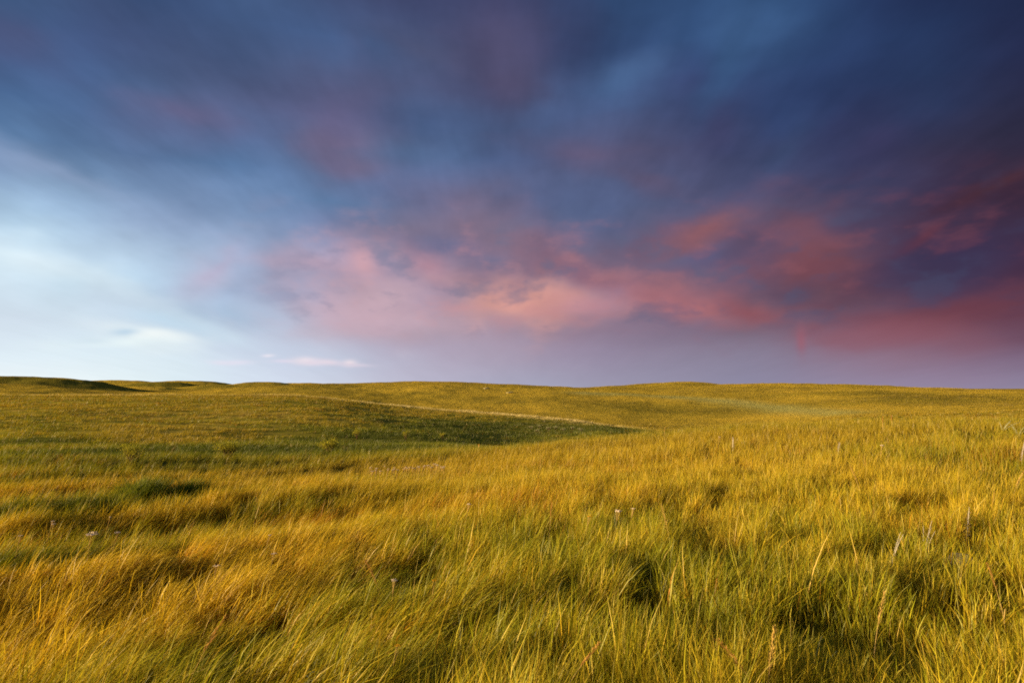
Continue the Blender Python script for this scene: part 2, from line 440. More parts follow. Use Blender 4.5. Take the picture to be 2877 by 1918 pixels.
# stands of vegetation, plus shade painted on the dark slope and far hill flanks: (photo x, photo y, half-width across, half-width along, amount)
LUSH_SHADE = [(60,1236,3.0,3.5,1.3),(430,1268,3.5,3.5,1.0),(600,1262,4.5,3,1.0),(1000,1240,7,5,.9),(1200,1225,9,9,1.0),(1350,1205,9,12,1.2),(1520,1200,10,9,1.4),(1680,1205,6,7,1.2),
        (800,1262,6,3,.8),(250,1300,3,1.4,.6),(500,1325,3,1.2,.6),(430,1385,.6,.5,1.6),(530,1380,.4,.4,1.2),(150,1455,1.2,.35,.9),(60,1590,1.2,.3,1.2),(330,1520,.9,.25,.9),
        (680,1420,1.2,.35,.6),(1130,1650,.30,.3,1.4),(1800,1640,.2,.2,.7),(2060,1600,.25,.25,1.0),(1620,1290,.9,.7,.8),(1040,1440,.9,.4,.6),(1480,1530,.8,.3,.6),
        (700,1860,.35,.25,1.1),(2330,1780,.3,.3,1.0),(2600,1300,1.5,1,.5),(2750,1800,.35,.3,.8),(1900,1760,.35,.25,.7),(2150,1110,40,10,.5),(60,1078,70,35,1.6),(250,1086,36,25,1.2),(490,1079,40,16,1.0),(640,1083,34,14,.9),(760,1083,40,20,.8),(560,1092,40,14,.8),(500,1074,50,30,.7),(330,1094,40,10,.7),(900,1082,30,30,.5),(1760,1092,16,16,.5),(2150,1092,30,12,.4),(2550,1125,30,14,.5),(1350,1118,24,12,.35),(2700,1110,30,14,.4),(1120,1090,20,10,-.3),(1950,1155,22,12,.8),(1750,1135,20,10,.5),
        (480,1820,.5,.25,.5),(860,1640,.35,.25,.8),(1340,1840,.3,.2,.8),(2000,1560,1.6,.9,.25),(2400,1500,1.5,.8,.2),(2300,1700,1.0,.6,.2),(1500,1700,.8,.5,.2),(200,1565,1.0,.22,.8),(480,1500,1.0,.22,.8),(760,1440,1.0,.3,.7),(60,1430,1.6,.35,.8),(320,1410,1.4,.35,.8),(960,1395,1.0,.4,.5),(40,1340,2,.6,.7),(250,1330,2,.5,.6)]
GOLD = [(120,1500,1.4,.35,.7),(420,1460,1.4,.35,.7),(700,1400,1.4,.4,.6),(150,1385,2,.5,.7),(500,1345,2.2,.6,.6),(800,1360,2,.6,.5),(2750,1480,1.2,1.2,.2),(420,1620,1.2,.6,.8),(150,1650,1.0,.5,.8),(1900,1350,4,2,.4),(400,1222,6,4.5,1.1),(560,1222,3,4,.8),(180,1262,4,3,.6),(2500,1200,9,6,.5),(1900,1240,6,4,.6),(1400,1300,6,3,.6),(900,1330,5,2,.6),(250,1700,1.2,.8,.9),
        (560,1560,1.6,.7,.6),(1700,1800,.6,.5,.4),(600,1700,1.0,.6,.6),(100,1850,1.0,.6,.8),(1240,1120,60,30,.3),(2400,1120,60,40,.4),(1000,1480,1.6,.8,.4)]  # golden stands; left foreground ones also paint in light the leaning grass misses
RUSTY = [(1000,1850,.35,.25,.7),(1350,1800,.4,.25,.6),(1500,1420,1.2,.8,.6),(1850,1410,1.2,.7,.6),(1250,1420,1.0,.5,.5),(720,1500,1.0,.3,.5),(2450,1480,.9,.6,.5),(560,1880,.5,.25,.6),(2700,1850,.4,.25,.5),(330,1285,2,1.5,.7),(470,1245,2,2,.5),(1750,1880,.4,.2,.5),(2100,1900,.4,.2,.5)]
HOLE = [(1130,1650,.32,.30,.75),(1800,1650,.13,.13,.6),(1560,1700,.10,.10,.7),(1980,1740,.10,.10,.7),(2220,1640,.10,.10,.7),(2420,1600,.10,.10,.6),(1350,1600,.12,.10,.6),(2560,1700,.09,.09,.7),(1720,1850,.08,.08,.7),(2080,1880,.08,.08,.7),(2350,1890,.08,.08,.7),(950,1700,.12,.1,.6),(1480,1880,.08,.08,.7),(2820,1720,.1,.1,.7),(2060,1600,.25,.25,.5),(60,1600,.9,.18,.8),(330,1535,.6,.15,.5),(450,1400,.5,.25,.7),(530,1395,.5,.25,.7),
        (700,1880,.35,.25,.8),(1600,1760,.3,.25,.5),(2330,1800,.3,.25,.7),(2130,1430,.5,.4,.5),(1450,1540,.7,.25,.4),(60,1245,2.0,1.2,.8),(600,1270,4,1.5,.6),
        (2680,1780,.3,.3,.6),(1250,1850,.3,.25,.6),(1900,1820,.3,.25,.6),(2500,1860,.25,.25,.6),(2700,1592,.15,.16,.75),(250,1500,.10,.12,.6)]
def stand(lst, x, y):
    t = np.zeros_like(x)
    for (X, Y, a, sa, sl, amp) in lst:
        ux = x - X; uy = y - Y
        ac = ux*math.cos(a) - uy*math.sin(a); al = ux*math.sin(a) + uy*math.cos(a)
        t += amp * np.exp(-0.5*((ac/sa)**2 + (al/sl)**2))
    return t
def locate(lst):
    o = []
    for (px, py, sa, sl, amp) in lst:
        X, Y, r, a = ground_at(px, py + 190 * 0.22 * 9 / max(ground_at(px, py)[2], 9) * 0.5)
        o.append((X, Y, a, sa, sl, amp))
    return o
LUSH_SHADE = locate(LUSH_SHADE); GOLD = locate(GOLD); RUSTY = locate(RUSTY); HOLE = locate(HOLE)
_sw = [ground_at(*p) for p in [(1640,1104),(1760,1108),(1880,1114),(1980,1122),(2080,1132),(2180,1144),(2270,1154),(2360,1160)]]
SWALE = np.array([(p[0], p[1]) for p in _sw])
def swale(x, y):
    d = np.full(x.shape, 1e9)
    for (ax, ay), (bx, by) in zip(SWALE[:-1], SWALE[1:]):
        vx, vy = bx - ax, by - ay
        t = np.clip(((x - ax)*vx + (y - ay)*vy) / (vx*vx + vy*vy), 0, 1)
        d = np.minimum(d, np.hypot(x - ax - t*vx, y - ay - t*vy))
    return np.exp(-(d / 7.0) ** 2)
def crest_r(a):
    """distance of the low ridge's crest by azimuth"""
    return np.exp(np.interp(a, TAZ, kr[:, 5]))

# hill and ground meshes: one heightfield cut at the hidden valleys
az_in = np.linspace(R(-58), R(58), 1100)
az_out = np.linspace(R(58), R(302), 130)[1:-1]
AZ = np.concatenate([az_in, az_out])
RR = np.concatenate([[0.0], np.exp(np.linspace(math.log(0.6), math.log(9000), 640))])
def sheet(name, i0, i1, mat, label):
    rr = RR[i0:i1 + 1]
    na = len(AZ); nr = len(rr)
    A, Rr = np.meshgrid(AZ, rr)
    x = Rr * np.sin(A); y = Rr * np.cos(A); z = H(x, y)
    co = np.stack([x, y, z], -1).reshape(-1, 3)
    i = np.arange(nr - 1)[:, None]; j = np.arange(na)[None, :]; jn = (j + 1) % na
    f = np.stack([i*na + j, (i+1)*na + j, (i+1)*na + jn, i*na + jn], -1).reshape(-1, 4)
    f = f[:, ::-1]
    me = bpy.data.meshes.new(name)
    me.vertices.add(len(co)); me.vertices.foreach_set('co', co.astype(np.float32).ravel())
    me.loops.add(f.size); me.loops.foreach_set('vertex_index', f.astype(np.int32).ravel())
    me.polygons.add(len(f)); me.polygons.foreach_set('loop_start', np.arange(0, f.size, 4, dtype=np.int32))
    me.polygons.foreach_set('use_smooth', np.ones(len(f), bool))
    me.update(calc_edges=True); me.validate()
    xf, yf = co[:, 0], co[:, 1]
    at = me.color_attributes.new('plants_shade', 'FLOAT_COLOR', 'POINT')       # which stand of plants grows here; red also holds shade painted on slopes
    at.data.foreach_set('color', np.stack([np.clip(stand(LUSH_SHADE, xf, yf), 0, 1), np.clip(stand(GOLD, xf, yf), 0, 1), swale(xf, yf), np.ones(len(co))], 1).astype(np.float32).ravel())
    me.materials.append(mat)
    o = bpy.data.objects.new(name, me); scn.collection.objects.link(o)
    o['kind'] = 'structure'; o['label'] = label
    return o

def new_mat(name):
    m = bpy.data.materials.new(name); m.use_nodes = True
    m.node_tree.nodes.clear()
    return m
def use(m):
    global N, L
    N = m.node_tree.nodes; L = m.node_tree.links

def ramp(fac, stops, interp='LINEAR'):
    rp = nn('ShaderNodeValToRGB'); cr = rp.color_ramp; cr.interpolation = interp
    while len(cr.elements) < len(stops): cr.elements.new(0.5)
    for k, (p, c) in enumerate(stops): cr.elements[k].position = p
    for k, (p, c) in enumerate(stops): cr.elements[k].color = (*c, 1)
    L.new(fac, rp.inputs[0])
    return rp.outputs[0]

STRAW = (0.51, 0.385, 0.022); GREEN = (0.29, 0.31, 0.012); RUST = (0.34, 0.16, 0.030); DEEP = (0.085, 0.115, 0.017); GREY = (0.42, 0.36, 0.20)

def turf_material(name, bump=0.7):
    m = new_mat(name); use(m)
    g = nn('ShaderNodeNewGeometry')
    big = noise(g.outputs['Position'], 0.018, 4, 0.55)
    mid = noise(g.outputs['Position'], 0.16, 5, 0.6)
    fine = noise(g.outputs['Position'], 1.1, 6, 0.7)
    tiny = noise(g.outputs['Position'], 5.0, 3, 0.7)
    v = mth('ADD', mth('MULTIPLY', big.outputs[0], 0.45), mth('ADD', mth('MULTIPLY', mid.outputs[0], 0.3), mth('MULTIPLY', fine.outputs[0], 0.25)))
    c = ramp(v, [(0.34, (0.12, 0.10, 0.02)), (0.44, (0.30, 0.22, 0.028)), (0.50, (0.44, 0.31, 0.035)), (0.58, (0.52, 0.35, 0.04)), (0.68, RUST)])
    sp = smooth(mth('MULTIPLY_ADD', tiny.outputs[0], 0.4, mth('MULTIPLY', fine.outputs[0], 0.6)), 0.56, 0.72)
    c = mix(mth('MULTIPLY', sp, 0.6), c, GREY)
    sp2 = smooth(mth('MULTIPLY_ADD', tiny.outputs[0], 0.3, mth('MULTIPLY', fine.outputs[0], 0.7)), 0.49, 0.38)
    c = mix(mth('MULTIPLY', sp2, 0.8), c, (0.10, 0.085, 0.018))
    pa = nn('ShaderNodeAttribute'); pa.attribute_name = 'plants_shade'
    ps = nn('ShaderNodeSeparateColor'); L.new(pa.outputs[0], ps.inputs[0])
    c = mix(mth('MULTIPLY', ps.outputs[0], 0.8), c, (0.11, 0.105, 0.016))  # greener stands, and shade of hill fronts and flanks painted into the turf
    c = mix(mth('MULTIPLY', ps.outputs[2], 0.6), c, (0.26, 0.27, 0.10))
    d = nn('ShaderNodeBsdfDiffuse'); L.new(c, d.inputs[0])
    bp = nn('ShaderNodeBump'); bp.inputs['Strength'].default_value = bump; bp.inputs['Distance'].default_value = 1.0
    L.new(fine.outputs[0], bp.inputs['Height']); L.new(bp.outputs[0], d.inputs['Normal'])
    o = nn('ShaderNodeOutputMaterial')
    L.new(d.outputs[0], o.inputs[0])
    return m

def soil_material():
    m = new_mat('thatch_and_soil'); use(m)
    g = nn('ShaderNodeNewGeometry')
    n1 = noise(g.outputs['Position'], 1.6, 5, 0.6); n2 = noise(g.outputs['Position'], 30, 4, 0.7)
    c = ramp(mth('MULTIPLY_ADD', n2.outputs[0], 0.5, mth('MULTIPLY', n1.outputs[0], 0.5)),
             [(0.35, (0.025, 0.026, 0.010)), (0.5, (0.07, 0.060, 0.017)), (0.65, (0.13, 0.075, 0.022))])
    # farther out the thatch is covered by closed turf
    ln = nn('ShaderNodeVectorMath', operation='LENGTH'); L.new(g.outputs['Position'], ln.inputs[0])
    big = noise(g.outputs['Position'], 0.05, 5, 0.6); mid = noise(g.outputs['Position'], 0.7, 5, 0.65)
    v = mth('ADD', mth('MULTIPLY', big.outputs[0], 0.5), mth('MULTIPLY', mid.outputs[0], 0.5))
    c2 = ramp(v, [(0.36, DEEP), (0.44, (0.34, 0.28, 0.025)), (0.56, (0.44, 0.31, 0.05)), (0.68, (0.34, 0.18, 0.035))])
    mot = noise(g.outputs['Position'], 1.3, 5, 0.7)
    c2 = mix(smooth(mot.outputs[0], 0.50, 0.38, 0.0, 0.75), c2, (0.055, 0.05, 0.014))
    c = mix(smooth(ln.outputs[1], 18, 60), c, c2)
    pa = nn('ShaderNodeAttribute'); pa.attribute_name = 'plants_shade'
    ps = nn('ShaderNodeSeparateColor'); L.new(pa.outputs[0], ps.inputs[0])
    c = mix(mth('MULTIPLY', ps.outputs[0], 0.8), c, (0.11, 0.12, 0.016))  # greener stands, and the dark slope's shade painted into the ground colour
    c = mix(mth('MULTIPLY', ps.outputs[2], 0.6), c, (0.26, 0.27, 0.10))
    d = nn('ShaderNodeBsdfDiffuse'); L.new(c, d.inputs[0])
    bp = nn('ShaderNodeBump'); bp.inputs['Strength'].default_value = 0.5; bp.inputs['Distance'].default_value = 0.1
    L.new(mid.outputs[0], bp.inputs['Height']); L.new(bp.outputs[0], d.inputs['Normal'])
    o = nn('ShaderNodeOutputMaterial'); L.new(d.outputs[0], o.inputs[0])
    return m

turf = turf_material('hill_turf')
soil = soil_material()
i_valley = int(np.searchsorted(RR, 158)); i_far = int(np.searchsorted(RR, 2200))
sheet('ground', 0, i_valley, soil, 'grass-covered prairie ground of the near slope, hollow and low ridge')
sheet('hills', i_valley, i_far, turf, 'rolling golden prairie hills along the skyline')
sheet('plain', i_far, len(RR) - 1, turf, 'flat distant plain at the horizon behind the hills')

# ------------------------------------------------------------------ grass
def grass_material():
    m = new_mat('grass_blades'); use(m)
    at = nn('ShaderNodeAttribute'); at.attribute_name = 'tint'
    d = nn('ShaderNodeBsdfDiffuse'); L.new(at.outputs[0], d.inputs[0])
    t = nn('ShaderNodeBsdfTranslucent')
    g = nn('ShaderNodeGamma'); L.new(at.outputs[0], g.inputs[0]); g.inputs[1].default_value = 1.08
    L.new(g.outputs[0], t.inputs[0])
    mx = nn('ShaderNodeMixShader'); mx.inputs[0].default_value = 0.45
    L.new(d.outputs[0], mx.inputs[1]); L.new(t.outputs[0], mx.inputs[2])
    gl = nn('ShaderNodeBsdfGlossy'); gl.inputs['Roughness'].default_value = 0.45
    gl.inputs[0].default_value = (1, 1, 1, 1)
    m2 = nn('ShaderNodeMixShader'); m2.inputs[0].default_value = 0.012
    L.new(mx.outputs[0], m2.inputs[1]); L.new(gl.outputs[0], m2.inputs[2])
    o = nn('ShaderNodeOutputMaterial'); L.new(m2.outputs[0], o.inputs[0])
    return m
GRASS = grass_material()

def rand_polar(n, r0, r1, expo, half=R(49), g=None):
    """density per area ~ r^-expo"""
    u = g.random(n); p = 2 - expo
    if abs(p) < 1e-6: r = r0 * (r1 / r0) ** u
    else: r = (r0**p + u * (r1**p - r0**p)) ** (1 / p)
    a = (g.random(n) * 2 - 1) * half
    return r * np.sin(a), r * np.cos(a), r, a

def tints(x, y, r, n, g, shift=0.0):
    """colour of the plant itself: species patches (green, straw, rust), plus each blade's own age"""
    lush_shade = stand(LUSH_SHADE, x, y); gold = stand(GOLD, x, y)
    ff = sstep(r, 120, 200)
    patch = 0.50 * (1 - .6*ff) * fbm(x, y, 3.2, 3, 51) + (0.40 + 0.25*sstep(r, 30, 60)) * (1 - .5*ff) * fbm(x*0.6+y*0.3, y*1.5, 9.0, 3, 55) + (0.3 + 0.7 * ff) * fbm(x, y, 40, 4, 57) + 0.30 * fbm(x, y, 0.6, 2, 58) + 0.95 * sstep(r, 40, 60) * (1 - ff) * fbm(x*0.7, y*1.3, 2.2, 3, 59) + 0.5 * ff * fbm(x*0.8, y*1.2, 9, 3, 60) + shift - (0.55 + 0.4 * sstep(r, 12, 30)) * lush_shade + 0.8 * gold
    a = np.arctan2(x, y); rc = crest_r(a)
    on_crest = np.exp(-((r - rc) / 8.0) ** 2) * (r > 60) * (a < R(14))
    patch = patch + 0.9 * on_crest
    rust = -0.22 + 0.7 * stand(RUSTY, x, y) + fbm(x*0.8, y*1.3, 2.1, 3, 61) + 0.45 * fbm(x, y, 0.5, 2, 63) + 0.35 * sstep(r, 50, 80) * sstep(r, 175, 150) * (1 - np.minimum(lush_shade, 1)) - 0.3 * sstep(r, 180, 250) - 0.3*on_crest
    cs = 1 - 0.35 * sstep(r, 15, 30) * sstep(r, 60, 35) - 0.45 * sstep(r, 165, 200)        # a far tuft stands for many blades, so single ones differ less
    v = patch + g.normal(0, 0.36, n) * cs
    k = sstep(v, -0.65, 0.45)[:, None]
    fa = sstep(r, 60, 220)[:, None]
    green_ = np.array(GREEN) * (1 - fa) + np.array((0.28, 0.20, 0.020)) * fa
    c = green_ * (1 - k) + np.array(STRAW) * k
    kd = sstep(patch + g.normal(0, .25, n), -0.35, -1.0)[:, None]
    deep_ = np.array((0.135, 0.165, 0.014)) * (1 - fa) + np.array((0.13, 0.11, 0.018)) * fa  # green in lush stands, brownish painted shade on the far hills
    c = c * (1 - kd) + deep_ * kd
    kr_ = (sstep(rust + g.normal(0, 0.35, n) * cs, 0.45, 1.05) * 0.75)[:, None]
    c = c * (1 - kr_) + np.array((0.42, 0.15, 0.012)) * kr_
    # from some way off the shade in gaps between blades is painted into each tuft's colour
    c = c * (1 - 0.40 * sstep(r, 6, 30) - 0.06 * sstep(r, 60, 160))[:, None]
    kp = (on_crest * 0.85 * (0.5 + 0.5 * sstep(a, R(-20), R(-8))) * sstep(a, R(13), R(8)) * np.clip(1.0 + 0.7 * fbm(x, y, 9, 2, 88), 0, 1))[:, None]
    c = c * (1 - kp) + np.array((0.66, 0.55, 0.26)) * kp  # sunlit look of the ridge crest painted pale into its tufts
    ksw = (0.75 * swale(x, y))[:, None] if r.max() > 120 else 0.0
    c = c * (1 - ksw) + np.array((0.27, 0.27, 0.09)) * ksw
    pale = ((g.random(n) < 0.012 * sstep(r, 10, 40)) & (r < 170))[:, None]
    c = np.where(pale, np.array((0.60, 0.50, 0.28)), c)
    c = c * (1 + (0.65 * g.random(n) - 0.30) * cs)[:, None]
    return c, patch

def blades(name, label, x, y, h, w, lean, bend_az, segs, tip, root_col, mat=GRASS, sink=0.02, face=None, g=rng, profile=None):
    n = len(x); z = H(x, y) - sink
    S = segs
    phi = g.random(n) * 2 * PI if face is None else face
    wx = np.cos(phi); wy = np.sin(phi)
    nv = 2 * S + 1
    co = np.empty((n, nv, 3), np.float32); colr = np.empty((n, nv, 4), np.float32); colr[..., 3] = 1
    lx = np.sin(bend_az); ly = np.cos(bend_az)
    wob = g.normal(0, 0.05, (n, 2))
    for s in range(S + 1):
        t = s / S
        # an arc: starts steep and bends over
        ang = lean * (0.35 + 0.65 * t)
        hor = h * t * np.sin(ang * 0.9); ver = h * t * np.cos(ang)
        cx = x + lx * hor + wob[:, 0] * h * t * (1 - t) * 2; cy = y + ly * hor + wob[:, 1] * h * t * (1 - t) * 2; cz = z + ver
        k = root_col * (1 - t) ** 1.6 + tip * (1 - (1 - t) ** 1.6)
        if s < S:
            ww = w * (1 - t) ** 0.55 * 0.5 if profile is None else w * profile[s] * 0.5
            co[:, 2*s, 0] = cx - wx*ww; co[:, 2*s, 1] = cy - wy*ww; co[:, 2*s, 2] = cz
            co[:, 2*s+1, 0] = cx + wx*ww; co[:, 2*s+1, 1] = cy + wy*ww; co[:, 2*s+1, 2] = cz
            colr[:, 2*s, :3] = k; colr[:, 2*s+1, :3] = k
        else:
            co[:, 2*s, 0] = cx; co[:, 2*s, 1] = cy; co[:, 2*s, 2] = cz
            colr[:, 2*s, :3] = k
    base = np.arange(n, dtype=np.int64)[:, None] * nv
    loops = []; lens = []
    quads = []
    for s in range(S - 1):
        quads.append(np.stack([base[:, 0]+2*s, base[:, 0]+2*s+1, base[:, 0]+2*s+3, base[:, 0]+2*s+2], 1))
    tri = np.stack([base[:, 0]+2*S-2, base[:, 0]+2*S-1, base[:, 0]+2*S], 1)
    me = bpy.data.meshes.new(name)
    me.vertices.add(n * nv); me.vertices.foreach_set('co', co.ravel())
    if quads:
        Q = np.concatenate(quads); li = np.concatenate([Q.ravel(), tri.ravel()])
        st = np.concatenate([np.arange(len(Q)) * 4, len(Q) * 4 + np.arange(n) * 3])
    else:
        li = tri.ravel(); st = np.arange(n) * 3
    me.loops.add(len(li)); me.loops.foreach_set('vertex_index', li.astype(np.int32))
    me.polygons.add(len(st)); me.polygons.foreach_set('loop_start', st.astype(np.int32))
    at = me.color_attributes.new('tint', 'FLOAT_COLOR', 'POINT')
    at.data.foreach_set('color', colr.ravel())
    me.update(calc_edges=False)
    me.materials.append(mat)
    o = bpy.data.objects.new(name, me); scn.collection.objects.link(o)
    o['kind'] = 'stuff'; o['label'] = label; o['category'] = 'grass'
    return o

WIND = R(78)                        # the grass is laid over towards the right
def tuft_positions(nb, per, r0, r1, expo, g, spread):
    nt_ = nb // per
    tx, ty, tr, ta = rand_polar(nt_, r0, r1, expo, g=g)
    idx = g.integers(0, nt_, nb)
    sp = spread * (0.6 + 0.8 * g.random(nt_))
    ox = g.normal(0, 1, nb); oy = g.normal(0, 1, nb)
    x = tx[idx] + ox * sp[idx]; y = ty[idx] + oy * sp[idx]
    return x, y, np.arctan2(ox, oy), np.hypot(ox, oy), g.random(nt_)[idx]

def lean_field(x, y, r):
    a = x / np.maximum(y, 0.5)
    left = sstep(a, 0.35, -0.45)
    sway = fbm(x, y*1.2, 1.6, 2, 71)
    return 0.16 + 0.60 * left + 0.30 * sway

def grow(name, label, nb, per, r0, r1, expo, hmul, w0, segs, seed, spread=0.055, shift=0.0):
    g = np.random.default_rng(seed)
    x, y, oa, orad, tr_ = tuft_positions(nb, per, r0, r1, expo, g, spread)
    r = np.hypot(x, y)
    keep = (r > r0 * 0.8) & (fbm(x, y, 0.45, 2, 81) + 0.5 * fbm(x, y, 0.2, 1, 83) + 0.6*tr_ > -0.12)
    if r1 > 100: keep &= (fbm(x, y, 1.7, 2, 85) > -0.20 - 0.8 * sstep(r, 175, 260))
    x, y, oa, orad, tr_, r = x[keep], y[keep], oa[keep], orad[keep], tr_[keep], r[keep]
    n = len(x)
    lean = lean_field(x, y, r)
    # wind + outward splay of the tuft + chance
    vx = np.sin(WIND) * lean + 0.20 * np.sin(oa) * orad + g.normal(0, 0.24, n)
    vy = np.cos(WIND) * lean + 0.20 * np.cos(oa) * orad + g.normal(0, 0.24, n)
    tot = np.clip(np.hypot(vx, vy), 0.03, 1.35); baz = np.arctan2(vx, vy)
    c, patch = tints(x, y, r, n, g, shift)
    clump = 1 + 0.30 * fbm(x, y, 0.42, 3, 91) + 0.16 * fbm(x, y, 2.4, 2, 92) + 0.08 * fbm(x, y, 9, 2, 93)
    hole = np.minimum(stand(HOLE, x, y), 0.8)
    far_ = sstep(r, 35, 90)
    hh = hmul * 0.33 * np.clip(clump, 0.35, 1.8) * (0.40 + 0.2 * far_ + (0.75 - 0.4 * far_) * g.random(n) ** 0.8) * (0.8 + 0.4 * tr_) * (1 - 0.75 * hole)
    hh = np.where(g.random(n) < 0.7 * hole, 0.03, hh)
    hh = hh * (1 + 0.5 * sstep(r, 40, 60) * fbm(x, y, 1.7, 2, 85))
    oc = np.exp(-((r - crest_r(np.arctan2(x, y))) / 5.0) ** 2) * (r > 60) * (np.arctan2(x, y) < R(14))
    hh = hh * (1 + 0.35 * oc)
    hh = hh * (1 + 0.50 * sstep(r, 16, 8) * fbm(x, y, 0.20, 2, 96))
    w = w0(r) * (0.55 + 0.7 * g.random(n) + 1.3 * (g.random(n) < 0.22) * sstep(r, 14, 5))
    kroot = sstep(r, 36, 5)[:, None]        # red-brown stem bases, seen only close up
    root = c * (kroot * np.array((0.95, 0.50, 0.40)) + (1 - kroot) * np.array((0.97, 0.93, 0.9)))
    return blades(name, label, x, y, hh, w, tot, baz, segs, c, root, g=g)

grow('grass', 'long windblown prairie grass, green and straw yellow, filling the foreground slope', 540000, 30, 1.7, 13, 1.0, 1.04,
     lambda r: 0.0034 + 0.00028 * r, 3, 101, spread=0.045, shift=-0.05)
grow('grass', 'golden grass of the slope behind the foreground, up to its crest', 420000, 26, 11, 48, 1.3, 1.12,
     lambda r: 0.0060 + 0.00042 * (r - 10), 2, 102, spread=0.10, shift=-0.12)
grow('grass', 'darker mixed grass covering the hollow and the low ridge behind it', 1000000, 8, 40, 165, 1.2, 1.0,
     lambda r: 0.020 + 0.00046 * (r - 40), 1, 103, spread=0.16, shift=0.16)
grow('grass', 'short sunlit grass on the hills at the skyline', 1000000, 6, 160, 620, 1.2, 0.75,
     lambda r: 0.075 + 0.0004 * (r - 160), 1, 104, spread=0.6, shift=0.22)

grow('dry_stem', 'thin dry straw and rust coloured stems rising above the foreground grass', 14000, 3, 2.0, 30, 1.1, 1.45,
     lambda r: 0.0022 + 0.00022 * r, 4, 105, spread=0.05, shift=0.75)

# ------------------------------------------------------------------ single plants and rocks
def simple_mat(name, colour, var=0.25, scale=30.0, translucent=0.3):
    m = new_mat(name); use(m)
    tcn = nn('ShaderNodeTexCoord')
    n1 = noise(tcn.outputs['Object'], scale, 4, 0.6)
    c = mix(smooth(n1.outputs[0], 0.3, 0.7), [v * (1 - var) for v in colour], [min(v * (1 + var), 1) for v in colour])
    d = nn('ShaderNodeBsdfDiffuse'); L.new(c, d.inputs[0])
    o = nn('ShaderNodeOutputMaterial')
    if translucent:
        t = nn('ShaderNodeBsdfTranslucent'); L.new(c, t.inputs[0])
        mx = nn('ShaderNodeMixShader'); mx.inputs[0].default_value = translucent
        L.new(d.outputs[0], mx.inputs[1]); L.new(t.outputs[0], mx.inputs[2]); L.new(mx.outputs[0], o.inputs[0])
    else:
        L.new(d.outputs[0], o.inputs[0])
    return m
MW = simple_mat('white_petals', (0.66, 0.55, 0.42)); MST = simple_mat('straw_stem', (0.46, 0.32, 0.11)); MPL = simple_mat('pale_plume', (0.50, 0.34, 0.09))
MRD = simple_mat('rust_plume', (0.42, 0.22, 0.06)); MSV = simple_mat('silver_leaf', (0.36, 0.37, 0.20)); MGL = simple_mat('green_leaf', (0.17, 0.21, 0.025))
MYL = simple_mat('yellow_petals', (0.62, 0.33, 0.02)); MBR = simple_mat('twig_bark', (0.16, 0.11, 0.06)); MSH = simple_mat('shrub_leaf', (0.34, 0.31, 0.03), 0.45, 6)
MSG = simple_mat('sage_leaf', (0.34, 0.34, 0.17), 0.3, 6); MWD = simple_mat('bleached_stem', (0.55, 0.50, 0.42))

class MB:
    """collects triangles and quads of one part"""
    def __init__(s): s.v = []; s.f = []
    def tube(s, pts, rads, k=5):
        b = len(s.v)
        for i, p in enumerate(pts):
            d = (pts[min(i+1, len(pts)-1)] - pts[max(i-1, 0)]).normalized()
            a = d.cross(Vector((0.3, 0.9, 0.1))).normalized(); c = d.cross(a)
            for j in range(k):
                t = 2 * PI * j / k
                s.v.append(p + (a * math.cos(t) + c * math.sin(t)) * rads[i])
        for i in range(len(pts) - 1):
            for j in range(k):
                j2 = (j + 1) % k
                s.f.append((b+i*k+j, b+i*k+j2, b+(i+1)*k+j2, b+(i+1)*k+j))
        s.f.append(tuple(b + j for j in range(k))[::-1]); s.f.append(tuple(b + (len(pts)-1)*k + j for j in range(k)))
    def leaf(s, p, d, ln, w, droop=0.3):
        d = d.normalized(); side = d.cross(Vector((0, 0, 1)))
        side = side.normalized() if side.length > 1e-3 else Vector((1, 0, 0))
        up = side.cross(d)
        b = len(s.v)
        m1 = p + d * ln * 0.35 + Vector((0, 0, 0.02 * ln)); m2 = p + d * ln * 0.72 - Vector((0, 0, droop * ln * 0.25)); e = p + d * ln - Vector((0, 0, droop * ln * 0.6))
        s.v += [p, m1 - side*w/2 + up*w*.15, m1 + side*w/2 + up*w*.15, m2 - side*w*.4, m2 + side*w*.4, e, m1, m2]
        s.f += [(b, b+6, b+1), (b, b+2, b+6), (b+1, b+6, b+7, b+3), (b+6, b+2, b+4, b+7), (b+3, b+7, b+5), (b+7, b+4, b+5)]
    def blob(s, p, r, sq=1.0, k=6, rows=4, jit=0.15):
        b = len(s.v)
        for i in range(rows + 1):
            th = PI * i / rows
            for j in range(k):
                t = 2*PI*j/k; q = r * (1 + random.uniform(-jit, jit))
                s.v.append(p + Vector((math.sin(th)*math.cos(t)*q, math.sin(th)*math.sin(t)*q, math.cos(th)*q*sq)))
        for i in range(rows):
            for j in range(k):
                j2 = (j+1) % k; s.f.append((b+i*k+j, b+(i+1)*k+j, b+(i+1)*k+j2, b+i*k+j2))
    def build(s, name, m, parent=None, smooth_=False):
        me = bpy.data.meshes.new(name)
        me.from_pydata([tuple(v) for v in s.v], [], s.f); me.validate(); me.materials.append(m)
        if smooth_: me.polygons.foreach_set('use_smooth', [True] * len(me.polygons))
        o = bpy.data.objects.new(name, me); scn.collection.objects.link(o)
        if parent: o.parent = parent
        return o

def thing(name, label, cat, loc, group=None):
    o = bpy.data.objects.new(name, None); scn.collection.objects.link(o)
    o.location = loc; o.empty_display_size = 0.1
    o['label'] = label; o['category'] = cat
    if group: o['group'] = group
    return o

def place(px, py, lift):
    x, y, r, a = ground_at(px, py, 1.5, lift)
    return Vector((x, y, float(H(np.array([x]), np.array([y]))[0]) - 0.01)), r

